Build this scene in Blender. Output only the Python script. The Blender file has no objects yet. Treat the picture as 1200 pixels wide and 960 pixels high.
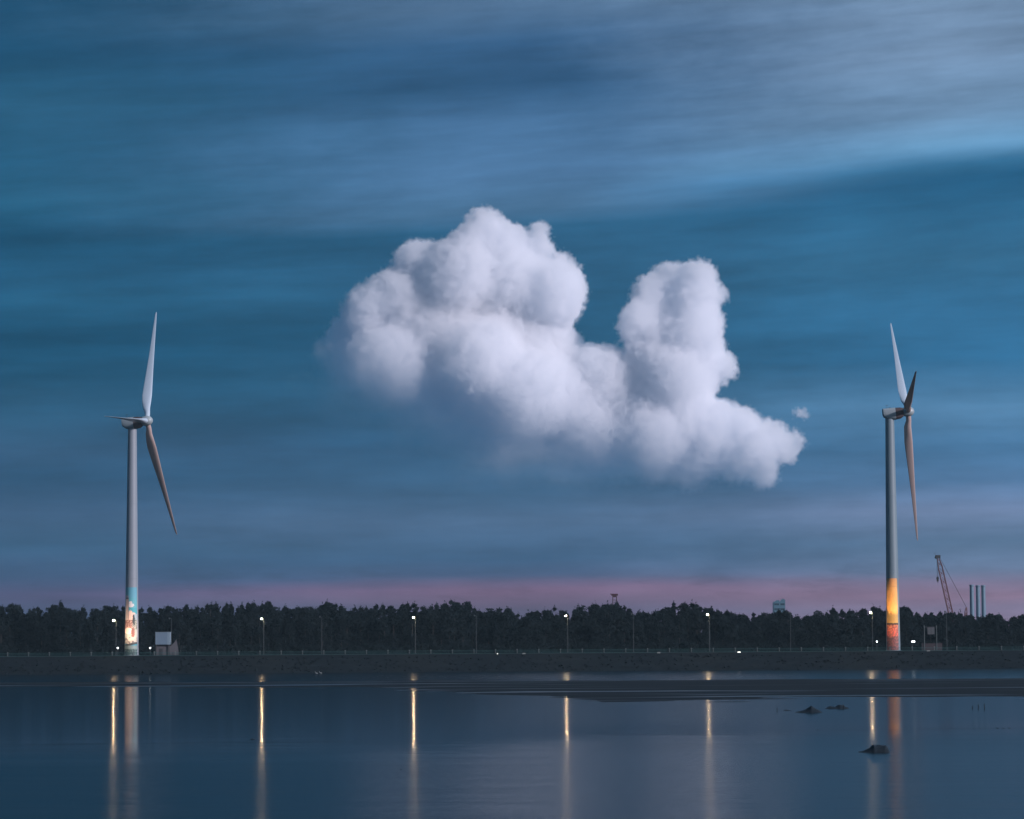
import bpy, bmesh, math, random
import numpy as np
from mathutils import Vector, Matrix, noise as mn

S = bpy.context.scene
C = S.collection
random.seed(7)
rng = np.random.default_rng(7)
R = math.radians

# ------------------------------------------------------------------ camera
F = 3600.0                      # focal length in photo pixels (photo 1200 x 960)
CAMZ = 5.3
PITCH = math.atan(285 / F)
ROLL = R(-0.37)
cam_data = bpy.data.cameras.new('camera')
cam_data.sensor_width = 36.0
cam_data.lens = 36.0 * F / 1200.0
cam_data.clip_start = 0.5
cam_data.clip_end = 60000
cam = bpy.data.objects.new('camera', cam_data)
C.objects.link(cam)
ROT = Matrix.Rotation(R(90) + PITCH, 3, 'X') @ Matrix.Rotation(ROLL, 3, 'Z')
cam.matrix_world = Matrix.Translation((0, 0, CAMZ)) @ ROT.to_4x4()
S.camera = cam

# ------------------------------------------------------------------ node helper
class NT:
    def __init__(self, tree):
        self.t = tree
        self.t.nodes.clear()
    def n(self, kind, **kw):
        nd = self.t.nodes.new(kind)
        ins = kw.pop('ins', {})
        for k, v in kw.items():
            setattr(nd, k, v)
        for k, v in ins.items():
            self.put(nd, k, v)
        return nd
    def put(self, nd, k, v):
        s = nd.inputs[k]
        if isinstance(v, bpy.types.NodeSocket):
            self.t.links.new(v, s)
        elif isinstance(v, bpy.types.Node):
            self.t.links.new(v.outputs[0], s)
        else:
            s.default_value = v
    def m(self, op, a, b=0.0, c=0.0, clamp=False):
        nd = self.n('ShaderNodeMath', operation=op, use_clamp=clamp)
        for i, v in enumerate((a, b, c)):
            if i < len(nd.inputs):
                self.put(nd, i, v)
        return nd.outputs[0]
    def vm(self, op, a, b=(0, 0, 0)):
        nd = self.n('ShaderNodeVectorMath', operation=op)
        self.put(nd, 0, a)
        if op == 'SCALE':
            self.put(nd, 'Scale', b)
        elif len(nd.inputs) > 1 and op not in ('LENGTH', 'NORMALIZE'):
            self.put(nd, 1, b)
        return nd.outputs['Value'] if op in ('LENGTH', 'DISTANCE', 'DOT_PRODUCT') else nd.outputs['Vector']
    def step(self, x, a, b):
        nd = self.n('ShaderNodeMapRange', interpolation_type='SMOOTHSTEP')
        self.put(nd, 0, x); self.put(nd, 1, a); self.put(nd, 2, b)
        return nd.outputs[0]
    def mix(self, f, a, b, mode='MIX'):
        nd = self.n('ShaderNodeMix', data_type='RGBA', blend_type=mode)
        self.put(nd, 0, f); self.put(nd, 6, a); self.put(nd, 7, b)
        return nd.outputs[2]
    def noise(self, vec, scale, detail=3.0, rough=0.5, col=False):
        nd = self.n('ShaderNodeTexNoise', ins={'Vector': vec, 'Scale': scale, 'Detail': detail, 'Roughness': rough})
        return nd.outputs['Color' if col else 'Fac']
    def comb(self, x, y, z):
        nd = self.n('ShaderNodeCombineXYZ')
        self.put(nd, 0, x); self.put(nd, 1, y); self.put(nd, 2, z)
        return nd.outputs[0]
    def ramp(self, fac, stops):
        nd = self.n('ShaderNodeValToRGB')
        cr = nd.color_ramp
        while len(cr.elements) > 1:
            cr.elements.remove(cr.elements[0])
        first = True
        for p, c in sorted(stops, key=lambda s: s[0]):
            e = cr.elements[0] if first else cr.elements.new(p)
            e.position = p
            e.color = (*c, 1)
            first = False
        self.put(nd, 0, fac)
        return nd.outputs[0]

def lin(c):
    return tuple(((v / 255) / 12.92 if v / 255 <= 0.04045 else ((v / 255 + 0.055) / 1.055) ** 2.4) for v in c)

# ------------------------------------------------------------------ world: dusk sky
SUN_EL, SUN_AZ = R(22), R(122)        # azimuth clockwise from the view direction (+Y): behind, to the right
SKY_GAIN = 0.955
world = bpy.data.worlds.new('World')
S.world = world
world.use_nodes = True
w = NT(world.node_tree)
d = w.n('ShaderNodeTexCoord').outputs['Generated']
sx = w.n('ShaderNodeSeparateXYZ', ins={0: d})
X, Y, Z = sx.outputs
hor = w.m('SQRT', w.m('ADD', w.m('MULTIPLY', X, X), w.m('MULTIPLY', Y, Y)))
v = w.m('MULTIPLY', w.m('DIVIDE', Z, hor), F)                 # height above the horizon
u = w.m('MULTIPLY', w.m('DIVIDE', X, hor), F)                 # bearing
up = w.step(v, 300.0, 560.0)
v1 = w.m('SUBTRACT', v, w.m('MULTIPLY', w.m('MULTIPLY', u, 0.060), up))
# long thin layers of stratus: stretched noise that bends the bands and lightens/darkens them
p1 = w.comb(w.m('MULTIPLY', u, 0.0016), w.m('MULTIPLY', v1, 0.009), 3.1)
n1 = w.noise(p1, 1.0, 4.0, 0.55)
p2 = w.comb(w.m('MULTIPLY', u, 0.0030), w.m('MULTIPLY', w.m('ADD', v1, w.m('MULTIPLY', u, -0.03)), 0.027), 8.7)
n2 = w.noise(p2, 1.0, 5.0, 0.6)
p3 = w.comb(w.m('MULTIPLY', u, 0.0055), w.m('MULTIPLY', v1, 0.0125), 1.7)
n3 = w.noise(p3, 1.0, 5.0, 0.62)
v2 = w.m('ADD', v1, w.m('MULTIPLY', w.m('SUBTRACT', n1, 0.5), 34.0))
fac = w.m('DIVIDE', v2, 900.0, clamp=True)
def stops(tab):
    return [(max(0.0, (765 - y) / 900.0), lin(c)) for y, c in tab] + [(1.0, lin(tab[-1][1]))]
LEFT = [(765, (66, 86, 116)), (718, (68, 88, 120)), (706, (78, 88, 122)), (690, (84, 88, 126)), (672, (58, 86, 122)), (640, (48, 88, 122)),
        (600, (56, 92, 128)), (560, (40, 86, 122)), (530, (50, 92, 128)), (490, (40, 90, 124)), (440, (26, 84, 118)), (395, (20, 80, 114)),
        (340, (34, 94, 130)), (300, (32, 90, 126)), (250, (24, 82, 116)), (200, (36, 94, 128)), (150, (34, 90, 124)), (90, (40, 94, 128)),
        (30, (28, 80, 114)), (-100, (30, 78, 112))]
MID = [(765, (92, 94, 124)), (716, (96, 93, 122)), (704, (112, 97, 126)), (692, (121, 98, 129)), (676, (70, 92, 128)), (655, (56, 92, 128)),
       (610, (74, 106, 142)), (570, (58, 98, 134)), (520, (46, 94, 132)), (450, (40, 90, 124)), (380, (36, 88, 122)), (310, (46, 100, 138)),
       (262, (46, 100, 138)), (240, (80, 124, 164)), (200, (78, 120, 162)), (140, (72, 114, 156)), (90, (50, 92, 132)), (40, (54, 94, 134)),
       (0, (84, 118, 154)), (-100, (80, 112, 148))]
RIGHT = [(765, (140, 122, 150)), (716, (132, 122, 152)), (700, (142, 118, 145)), (684, (132, 122, 153)), (668, (106, 126, 160)), (640, (92, 124, 160)),
         (605, (112, 134, 172)), (575, (80, 120, 162)), (530, (70, 118, 160)), (480, (82, 130, 170)), (430, (48, 112, 156)), (380, (52, 116, 160)),
         (330, (54, 114, 154)), (280, (44, 104, 144)), (246, (36, 96, 136)), (230, (52, 110, 150)), (206, (98, 146, 184)), (165, (112, 148, 184)), (100, (118, 148, 182)),
         (-100, (120, 148, 180))]
cl = w.ramp(fac, stops(LEFT)); cm = w.ramp(fac, stops(MID)); cr_ = w.ramp(fac, stops(RIGHT))
uw = w.m('ADD', u, w.m('MULTIPLY', w.m('SUBTRACT', n3, 0.5), 260.0))
col = w.mix(w.step(uw, -640.0, 60.0), cl, cm)
col = w.mix(w.step(uw, 20.0, 560.0), col, cr_)
p4 = w.comb(w.m('MULTIPLY', u, 0.0042), w.m('MULTIPLY', w.m('ADD', v1, w.m('MULTIPLY', u, 0.04)), 0.062), 4.4)
n4 = w.noise(p4, 1.0, 5.0, 0.65)
gain = w.m('ADD', 0.20, w.m('ADD', w.m('MULTIPLY', n2, 0.85), w.m('ADD', w.m('MULTIPLY', n3, 0.45), w.m('MULTIPLY', n4, 0.24))))
# one long pale cirrus ray rising to the right
rl = w.m('SUBTRACT', v, w.m('ADD', 538.0, w.m('MULTIPLY', u, 0.075)))
rl = w.m('ADD', rl, w.m('MULTIPLY', w.m('SUBTRACT', n1, 0.5), 20.0))
ray = w.m('MULTIPLY', w.step(rl, -26.0, 2.0), w.m('SUBTRACT', 1.0, w.step(rl, 0.0, 60.0)))
ray = w.m('MULTIPLY', ray, w.m('MULTIPLY', w.step(u, -60.0, 260.0), 0.20))
gain = w.m('ADD', gain, ray)
# small dark scud low over the trees
ps = w.comb(w.m('MULTIPLY', u, 0.012), w.m('MULTIPLY', v, 0.05), 5.5)
ns = w.m('MULTIPLY', w.step(w.noise(ps, 1.0, 5.0, 0.6), 0.54, 0.66), w.m('MULTIPLY', w.step(v, 40.0, 60.0), w.m('SUBTRACT', 1.0, w.step(v, 85.0, 120.0))))
gain = w.m('MULTIPLY', gain, w.m('SUBTRACT', 1.0, w.m('MULTIPLY', ns, 0.12)))
gain = w.m('MULTIPLY', gain, SKY_GAIN)
colg = w.vm('SCALE', col, gain)
# the physical sky behind the stratus sheet: shows where the sheet thins (behind the camera, towards the sunset)
sky = w.n('ShaderNodeTexSky', sky_type='NISHITA')
sky.sun_disc = False
sky.sun_elevation = R(2.0)
sky.sun_rotation = SUN_AZ
thin = w.m('SUBTRACT', 1.0, w.step(Y, -0.5, 0.6))
skyc = w.vm('SCALE', sky.outputs[0], w.m('MULTIPLY', thin, 0.018))
tot = w.vm('ADD', colg, skyc)
below = w.step(Z, -0.02, 0.0)
tot = w.mix(below, (*lin((52, 94, 132)), 1), tot)
bg = w.n('ShaderNodeBackground', ins={0: tot, 1: 1.0})
w.n('ShaderNodeOutputWorld', ins={0: bg})
world.cycles.sampling_method = 'MANUAL'
world.cycles.sample_map_resolution = 512

sun_d = bpy.data.lights.new('sun', 'SUN')
sun_d.energy = 3.6
sun_d.angle = R(4)
sun_d.color = (1.0, 0.89, 0.96)
sun = bpy.data.objects.new('sun', sun_d)
C.objects.link(sun)
sdir = Vector((math.sin(SUN_AZ) * math.cos(SUN_EL), math.cos(SUN_AZ) * math.cos(SUN_EL), math.sin(SUN_EL)))
sun.rotation_euler = sdir.to_track_quat('Z', 'Y').to_euler()
sun.location = sdir * 300

vs = S.view_settings
vs.view_transform = 'Standard'; vs.look = 'None'; vs.exposure = 0.0; vs.gamma = 1.0; vs.use_curve_mapping = False
cy = S.cycles
cy.use_denoising = True
cy.max_bounces = 24; cy.diffuse_bounces = 2; cy.glossy_bounces = 3; cy.transmission_bounces = 2
cy.volume_bounces = 24; cy.transparent_max_bounces = 8
cy.volume_step_rate = 1.0; cy.volume_max_steps = 512
cy.sample_clamp_indirect = 6.0
cy.use_light_tree = True

# ------------------------------------------------------------------ geometry helpers
def pt(x, y, D):
    """point on the ray of photo pixel (x, y) at distance Y = D."""
    r = ROT @ Vector(((x - 600) / F, (480 - y) / F, -1))
    return Vector((0, 0, CAMZ)) + r * (D / r.y)
def gx(x, D, z=5.0):
    """X of the vertical through pixel column x on the ground near the horizon."""
    return pt(x, 765 - 0.00646 * (x - 600), D).x

class MB:
    def __init__(self): self.v = []; self.f = []; self.m = []
    def add(self, vs_, fs, mi=0):
        o = len(self.v)
        self.v += [tuple(p) for p in vs_]
        self.f += [tuple(i + o for i in f) for f in fs]
        self.m += [mi] * len(fs)
        return self
    def box(self, c, s, mi=0, M=None):
        x, y, z = c; a, b, h = s[0] / 2, s[1] / 2, s[2] / 2
        vv = [Vector((i * a, j * b, k * h)) for k in (-1, 1) for j in (-1, 1) for i in (-1, 1)]
        if M is not None: vv = [M @ p for p in vv]
        vv = [p + Vector(c) for p in vv]
        return self.add(vv, [(0, 2, 3, 1), (4, 5, 7, 6), (0, 1, 5, 4), (2, 6, 7, 3), (0, 4, 6, 2), (1, 3, 7, 5)], mi)
    def tube(self, a, b, r0, r1=None, n=10, mi=0, cap=True):
        a = Vector(a); b = Vector(b); r1 = r0 if r1 is None else r1
        q = (b - a).to_track_quat('Z', 'Y')
        vv = []
        for p, r in ((a, r0), (b, r1)):
            for i in range(n):
                t = 2 * math.pi * i / n
                vv.append(p + q @ Vector((r * math.cos(t), r * math.sin(t), 0)))
        fs = [(i, (i + 1) % n, n + (i + 1) % n, n + i) for i in range(n)]
        if cap: fs += [tuple(range(n - 1, -1, -1)), tuple(range(n, 2 * n))]
        return self.add(vv, fs, mi)
    def lathe(self, prof, n=24, c=(0, 0, 0), mi=0, q=None):
        vv = []
        for r, z in prof:
            for i in range(n):
                t = 2 * math.pi * i / n
                p = Vector((r * math.cos(t), r * math.sin(t), z))
                if q is not None: p = q @ p
                vv.append(p + Vector(c))
        fs = []
        for k in range(len(prof) - 1):
            for i in range(n):
                j = (i + 1) % n
                fs.append((k * n + i, k * n + j, (k + 1) * n + j, (k + 1) * n + i))
        fs += [tuple(range(n - 1, -1, -1)), tuple(range((len(prof) - 1) * n, len(prof) * n))]
        return self.add(vv, fs, mi)
    def build(self, name, mats, parent=None, smooth=False, loc=None):
        me = bpy.data.meshes.new(name)
        me.from_pydata(self.v, [], self.f)
        for m_ in (mats if isinstance(mats, (list, tuple)) else [mats]): me.materials.append(m_)
        me.polygons.foreach_set('material_index', self.m)
        if smooth:
            me.polygons.foreach_set('use_smooth', [True] * len(self.f))
            me.set_sharp_from_angle(angle=R(35))
        me.update()
        o = bpy.data.objects.new(name, me)
        C.objects.link(o)
        if parent: o.parent = parent
        if loc is not None: o.location = loc
        return o

def tag(o, label=None, cat=None, group=None, kind=None):
    if label: o['label'] = label
    if cat: o['category'] = cat
    if group: o['group'] = group
    if kind: o['kind'] = kind
    return o
def empty(name, loc, label, cat, group=None, rz=0):
    o = bpy.data.objects.new(name, None)
    o.empty_display_size = 0.5
    C.objects.link(o); o.location = loc; o.rotation_euler = (0, 0, rz)
    return tag(o, label, cat, group)
def copy_tree(o, parent=None):
    kids = list(o.children)
    c = o.copy(); C.objects.link(c); c.parent = parent
    for ch in kids: copy_tree(ch, c)
    return c

# ------------------------------------------------------------------ materials
def mat(name, base, rough=0.6, metal=0.0, var=0.15, scale=1.0, emit=None, estr=0.0, bump=0.0, dirt=None, spec=0.5):
    m_ = bpy.data.materials.new(name)
    m_.use_nodes = True
    t = NT(m_.node_tree)
    co = t.n('ShaderNodeTexCoord').outputs['Object']
    nz = t.noise(co, scale, 5.0, 0.6)
    b = (*base, 1)
    c = t.mix(nz, tuple(x * (1 - var) for x in base) + (1,), tuple(min(1, x * (1 + var)) for x in base) + (1,))
    if dirt:
        # vertical run-off stains
        st = t.n('ShaderNodeMapping', ins={0: co, 3: (1.2, 1.2, 0.06)})
        s2 = t.noise(st.outputs[0], 1.0, 6.0, 0.65)
        c = t.mix(t.m('MULTIPLY', t.step(s2, 0.5, 0.75), dirt[1]), c, (*dirt[0], 1))
    p = t.n('ShaderNodeBsdfPrincipled', ins={'Base Color': c, 'Roughness': rough, 'Metallic': metal, 'Specular IOR Level': spec})
    if emit:
        p.inputs['Emission Color'].default_value = (*emit, 1)
        p.inputs['Emission Strength'].default_value = estr
    if bump:
        bn = t.n('ShaderNodeBump', ins={'Height': t.noise(co, scale * 4, 5.0, 0.6), 'Strength': bump})
        t.put(p, 'Normal', bn)
    t.n('ShaderNodeOutputMaterial', ins={0: p})
    return m_

M = {}
M['tower'] = mat('tower_paint', (0.23, 0.27, 0.31), 0.45, scale=0.3, var=0.06, dirt=((0.16, 0.16, 0.17), 0.3))
M['tower_grey'] = mat('tower_paint_dimmed', (0.17, 0.235, 0.27), 0.45, scale=0.3, var=0.06, dirt=((0.10, 0.12, 0.13), 0.3))  # darker colour stands in for missing light above the floodlit foot
M['blade'] = mat('blade_gelcoat', (0.44, 0.54, 0.62), 0.35, scale=0.4, var=0.05)
M['blade_warm'] = mat('blade_gelcoat_floodlit', (0.46, 0.36, 0.33), 0.4, scale=0.4, var=0.08)  # warm floodlight from below painted into the blade colour
M['nacelle'] = mat('nacelle_shell', (0.30, 0.36, 0.38), 0.4, scale=0.6)
M['nacelle_dark'] = mat('nacelle_brown_band', (0.055, 0.035, 0.035), 0.7, scale=2)  # dark reddish-brown front section of the nacelle
M['steel'] = mat('galvanised_steel', (0.06, 0.075, 0.08), 0.6, metal=0.2, scale=6)
M['steel_dark'] = mat('dark_steel', (0.04, 0.045, 0.05), 0.6, metal=0.2, scale=4)
M['concrete'] = mat('weathered_concrete', (0.05, 0.06, 0.065), 0.85, scale=1.5, var=0.3, bump=0.2)
M['postc'] = mat('pale_post_concrete', (0.10, 0.13, 0.13), 0.8, scale=2, var=0.3)
M['rail'] = mat('teal_rail_paint', (0.025, 0.10, 0.10), 0.6, scale=2, var=0.2)
M['crane_red'] = mat('faded_red_crane_paint', (0.13, 0.045, 0.05), 0.6, scale=1.5, var=0.35)
M['cable'] = mat('steel_cable', (0.05, 0.05, 0.055), 0.6)
M['tube'] = mat('stack_haze_blue', (0.12, 0.21, 0.28), 0.5, scale=0.3, var=0.1, dirt=((0.10, 0.17, 0.23), 0.4))  # distance haze painted in as a blue-grey tint
M['glassb'] = mat('cladding_haze_blue', (0.07, 0.15, 0.20), 0.35, scale=0.2, var=0.2)  # blue of the far air mixed into the wall colour, standing for haze
M['window'] = mat('dark_window_glass', (0.02, 0.04, 0.06), 0.1)
M['boxpaint'] = mat('pale_blue_panel', (0.13, 0.20, 0.27), 0.6, scale=0.8, var=0.06)
M['boxside'] = mat('white_blue_panel', (0.19, 0.27, 0.33), 0.6, scale=0.8, var=0.06)
M['canvas'] = mat('grey_canvas', (0.08, 0.08, 0.09), 0.8, scale=1.2, var=0.2)
M['brick'] = mat('dull_red_brown_wall', (0.04, 0.03, 0.035), 0.85, scale=2, var=0.25)
M['rock'] = mat('wet_dark_rock', (0.010, 0.018, 0.024), 0.75, scale=4, var=0.5, bump=0.6, spec=0.2)
M['pale'] = mat('pale_stone', (0.25, 0.27, 0.26), 0.8, scale=8)
M['gantry'] = mat('dark_maroon_gantry_paint', (0.045, 0.012, 0.018), 0.7, scale=1)
M['lamp'] = mat('lamp_glass', (0.8, 0.7, 0.5), 0.4, emit=(1.0, 0.72, 0.40), estr=700.0)
M['flood'] = mat('floodlight_glass', (0.8, 0.8, 0.8), 0.4, emit=(0.85, 0.95, 1.0), estr=5.0)
M['point'] = mat('marker_glass', (0.8, 0.8, 0.8), 0.4, emit=(1, 0.95, 0.85), estr=3.0)

# ------------------------------------------------------------------ water, ground
DT = 887.0        # turbines
DW = 878.0        # top edge of the bank, fence
Z0 = 5.0          # land level
def grid_mesh(name, xs, ys, zf):
    nx, ny = len(xs), len(ys)
    GX, GY = np.meshgrid(xs, ys)
    GZ = zf(GX, GY)
    co = np.stack([GX, GY, GZ], -1).reshape(-1, 3).astype(np.float32)
    i = np.arange(nx * ny).reshape(ny, nx)
    q = np.stack([i[:-1, :-1], i[:-1, 1:], i[1:, 1:], i[1:, :-1]], -1).reshape(-1, 4)
    me = bpy.data.meshes.new(name)
    me.vertices.add(len(co)); me.vertices.foreach_set('co', co.ravel())
    me.loops.add(q.size); me.loops.foreach_set('vertex_index', q.ravel().astype(np.int32))
    me.polygons.add(len(q)); me.polygons.foreach_set('loop_start', np.arange(0, q.size, 4, dtype=np.int32))
    me.update(calc_edges=True)
    me.polygons.foreach_set('use_smooth', [True] * len(q))
    o = bpy.data.objects.new(name, me); C.objects.link(o)
    return o

# water: one sheet
m_ = bpy.data.materials.new('estuary_water'); m_.use_nodes = True
t = NT(m_.node_tree)
P = t.n('ShaderNodeNewGeometry').outputs['Position']
sp = t.n('ShaderNodeSeparateXYZ', ins={0: P})
dist = sp.outputs[1]
patch = t.noise(t.vm('MULTIPLY', P, (0.006, 0.012, 0)), 1.0, 3.0, 0.5)
patch2 = t.noise(t.vm('MULTIPLY', P, (0.03, 0.12, 0)), 1.0, 4.0, 0.6)
far = t.step(dist, 150.0, 215.0)
right = t.step(t.m('DIVIDE', sp.outputs[0], dist), -0.035, 0.05)
breeze = t.m('MULTIPLY', right, t.step(dist, 190.0, 260.0))
strip = t.m('MULTIPLY', t.m('MULTIPLY', t.step(patch2, 0.42, 0.62), t.step(dist, 420.0, 600.0)), t.m('ADD', 0.1, t.m('MULTIPLY', right, 0.9)))
near = t.m('SUBTRACT', 1.0, t.step(t.m('ADD', dist, t.m('ADD', t.m('MULTIPLY', right, -22.0), t.m('ADD', t.m('MULTIPLY', patch, 40.0), t.m('MULTIPLY', patch2, 30.0)))), 175.0, 232.0))
rough = t.m('ADD', 0.045, t.m('MULTIPLY', far, 0.045))
rough = t.m('ADD', rough, t.m('MULTIPLY', breeze, 0.05))
rough = t.m('ADD', rough, t.m('MULTIPLY', strip, 0.06))
rough = t.m('ADD', rough, t.m('MULTIPLY', near, 0.13))
rough2 = t.m('ADD', 0.10, t.m('MULTIPLY', patch2, 0.08))
s3 = t.m('MULTIPLY', t.step(t.noise(t.vm('MULTIPLY', P, (0.010, 0.20, 0)), 1.0, 5.0, 0.6), 0.52, 0.64), 0.16)
w2 = t.m('ADD', t.m('ADD', 0.05, s3), t.m('MULTIPLY', far, 0.11))
w2 = t.m('ADD', w2, t.m('MULTIPLY', breeze, 0.15))
w2 = t.m('ADD', w2, t.m('MULTIPLY', strip, 0.30), clamp=True)
h1 = t.noise(t.vm('MULTIPLY', P, (0.5, 1.3, 0)), 1.0, 4.0, 0.55)
h2 = t.noise(t.vm('MULTIPLY', P, (2.2, 5.0, 0)), 1.0, 3.0, 0.5)
h3 = t.noise(t.vm('MULTIPLY', P, (0.07, 0.22, 0)), 1.0, 3.0, 0.5)
hh = t.m('ADD', t.m('MULTIPLY', h1, 0.020), t.m('MULTIPLY', h2, 0.006))
hh = t.m('MULTIPLY', hh, t.m('ADD', t.m('ADD', 0.04, t.m('MULTIPLY', near, 0.6)), t.m('MULTIPLY', t.step(patch, 0.4, 0.65), 0.12)))
h4 = t.noise(t.vm('MULTIPLY', P, (0.05, 0.16, 0)), 1.0, 6.0, 0.62)
hh = t.m('ADD', hh, t.m('MULTIPLY', h3, 0.006))
hh = t.m('ADD', hh, t.m('MULTIPLY', t.m('MULTIPLY', h4, near), 0.15))
bn = t.n('ShaderNodeBump', ins={'Height': hh, 'Strength': 1.0, 'Distance': 1.0})
pa_ = t.n('ShaderNodeBsdfPrincipled', ins={'Base Color': (0.003, 0.010, 0.014, 1), 'Roughness': rough, 'IOR': 1.24, 'Normal': bn})
pb_ = t.n('ShaderNodeBsdfPrincipled', ins={'Base Color': (0.003, 0.010, 0.014, 1), 'Roughness': rough2, 'IOR': 1.24, 'Normal': bn})
mx = t.n('ShaderNodeMixShader', ins={0: w2, 1: pa_, 2: pb_})      # calm water with a share of fine ripples
wave_shade = t.n('ShaderNodeBsdfDiffuse', ins={'Color': (0.004, 0.018, 0.030, 1)})          # dark share painted in for wave shadowing, dims the reflections
mx = t.n('ShaderNodeMixShader', ins={0: t.m('ADD', t.m('ADD', 0.30, t.m('MULTIPLY', near, 0.06)), t.m('MULTIPLY', far, 0.17)), 1: mx, 2: wave_shade})
t.n('ShaderNodeOutputMaterial', ins={0: mx})
M['water'] = m_
xs = np.array([-4000, -2000, -800, -200, 0, 200, 800, 2000, 4000.0])
ys = np.array([-900, -500, 0, 60, 120, 250, 500, 900, 1500, 2600.0])
o = grid_mesh('water', xs, ys, lambda x, y: x * 0)
o.data.materials.append(M['water']); tag(o, kind='structure')

# mudflat
m_ = bpy.data.materials.new('wet_mud'); m_.use_nodes = True
t = NT(m_.node_tree)
P = t.n('ShaderNodeNewGeometry').outputs['Position']
nz = t.noise(P, 0.25, 6.0, 0.6)
c = t.mix(nz, (0.006, 0.010, 0.013, 1), (0.013, 0.019, 0.022, 1))
wet = t.m('ADD', t.noise(t.vm('MULTIPLY', P, (0.012, 0.06, 0)), 1.0, 5.0, 0.6), t.m('MULTIPLY', t.m('SUBTRACT', 1.0, t.step(t.n('ShaderNodeSeparateXYZ', ins={0: P}).outputs[0], -10.0, 60.0)), 0.05))
rg = t.m('ADD', 0.9, t.m('MULTIPLY', t.step(wet, 0.56, 0.66), -0.55))
bn = t.n('ShaderNodeBump', ins={'Height': t.noise(P, 1.5, 5.0, 0.6), 'Strength': 0.5, 'Distance': 0.08})
p = t.n('ShaderNodeBsdfPrincipled', ins={'Base Color': c, 'Roughness': rg, 'Normal': bn, 'Specular IOR Level': t.m('ADD', 0.10, t.m('MULTIPLY', t.step(wet, 0.56, 0.66), 0.18))})
t.n('ShaderNodeOutputMaterial', ins={0: p})
M['mud'] = m_
def fbm(x, y, sx_, sy_, seed, o=4):
    out = np.zeros_like(x); a = 1.0; f = 1.0; tot_ = 0
    flat = out.ravel(); X_ = x.ravel(); Y_ = y.ravel()
    for i in range(len(flat)):
        flat[i] = mn.fractal(Vector((X_[i] * sx_, Y_[i] * sy_, seed)), 0.6, 2.0, o)
    return flat.reshape(x.shape)
def mud_h(x, y):
    # the bar: a long low ridge that widens to the right (in the photo between y 795 and 815..830)
    s = x / np.maximum(y, 50.0) * F + 600            # bearing as photo column
    far = np.interp(s, [-400, 100, 500, 700, 900, 1100, 1300, 1800], [600, 610, 610, 590, 580, 575, 590, 610])
    near = np.interp(s, [-400, 100, 430, 560, 700, 860, 1100, 1300, 1800], [520, 525, 485, 405, 335, 345, 365, 350, 330])
    nz_ = fbm(x, y, 0.012, 0.02, 3.3)
    nz2 = fbm(x, y, 0.05, 0.06, 9.1, 3)
    e = np.minimum((far - y) / 40.0, (y - near) / 45.0) + nz_ * 0.55 + nz2 * 0.28
    k = np.clip(e, -1.0, 1.0) * 0.16
    # narrow spit close to the bank
    return np.where(e > 0, k * 0.8, k * 2.0) + np.where(e > -0.15, nz2 * 0.02, 0) - 0.004
ys = 1.0 / np.linspace(1 / 250.0, 1 / 740.0, 170)
xs = np.linspace(-170, 190, 260)
o = grid_mesh('mudflat', xs, ys, mud_h)
o.data.materials.append(M['mud']); tag(o, kind='structure')

# land behind the bank + sloping bank down to the water (one sheet to the horizon)
m_ = bpy.data.materials.new('dyke_ground'); m_.use_nodes = True
t = NT(m_.node_tree)
P = t.n('ShaderNodeNewGeometry').outputs['Position']
nz = t.noise(P, 0.35, 6.0, 0.65)
c = t.mix(nz, (0.003, 0.007, 0.010, 1), (0.006, 0.012, 0.015, 1))
bn = t.n('ShaderNodeBump', ins={'Height': t.noise(P, 2.0, 5.0, 0.6), 'Strength': 0.4, 'Distance': 0.1})
p = t.n('ShaderNodeBsdfPrincipled', ins={'Base Color': c, 'Roughness': 0.9, 'Normal': bn, 'Specular IOR Level': 0.15})
t.n('ShaderNodeOutputMaterial', ins={0: p})
M['ground'] = m_
prof = [(-9.0, -0.6), (-8.3, 0.05), (-7.0, 0.9), (-5.0, 2.0), (-3.0, 3.2), (-1.2, 4.2), (-0.4, Z0 - 0.12), (0.0, Z0), (6, Z0), (30, Z0), (200, Z0), (800, Z0), (1740, Z0)]
xs = np.concatenate([[-4000, -2000, -900], np.linspace(-420, 420, 400), [900, 2000, 4000]])
pa = np.array([q[0] for q in prof]); pz = np.array([q[1] for q in prof])
def land_z(x, y):
    k = y - (DW + 0.8)
    z = np.interp(k, pa, pz)
    n_ = fbm(x, y, 0.11, 0.35, 4.2, 4)
    return z + np.where((k < -0.2) & (k > -8.8), n_ * 0.45, 0)
ys = np.concatenate([DW + 0.8 + np.linspace(-9, 0, 16), DW + 0.8 + pa[8:]])
o = grid_mesh('ground', xs, ys, land_z)
o.data.materials.append(M['ground']); tag(o, kind='structure')
# paved promenade along the top of the bank
b = MB().box((0, DW + 3.2, Z0 + 0.06), (1600, 4.4, 0.12)); o = b.build('promenade', M['concrete']); tag(o, kind='structure')

# riprap on the bank slope: uneven stones, nobody could count them
b = MB()
for i in range(1300):
    x = random.uniform(-165, 165); k = random.uniform(-8.8, -0.8)
    z = float(np.interp(k, pa, pz)); s = random.uniform(0.25, 0.7)
    q = Matrix.Rotation(random.uniform(0, 3), 3, Vector((random.random(), random.random(), 1)))
    vv = [q @ Vector((random.uniform(.7, 1) * a, random.uniform(.7, 1) * bb, random.uniform(.5, .9) * cc)) * s * 0.5 for a in (-1, 1) for bb in (-1, 1) for cc in (-1, 1)]
    b.add([p_ + Vector((x, DW + 0.8 + k, z + 0.05)) for p_ in vv], [(0, 1, 3, 2), (4, 6, 7, 5), (0, 4, 5, 1), (2, 3, 7, 6), (0, 2, 6, 4), (1, 5, 7, 3)])
M['rubble'] = mat('bank_rubble', (0.004, 0.009, 0.012), 0.9, scale=2, var=0.35, spec=0.15)
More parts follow.
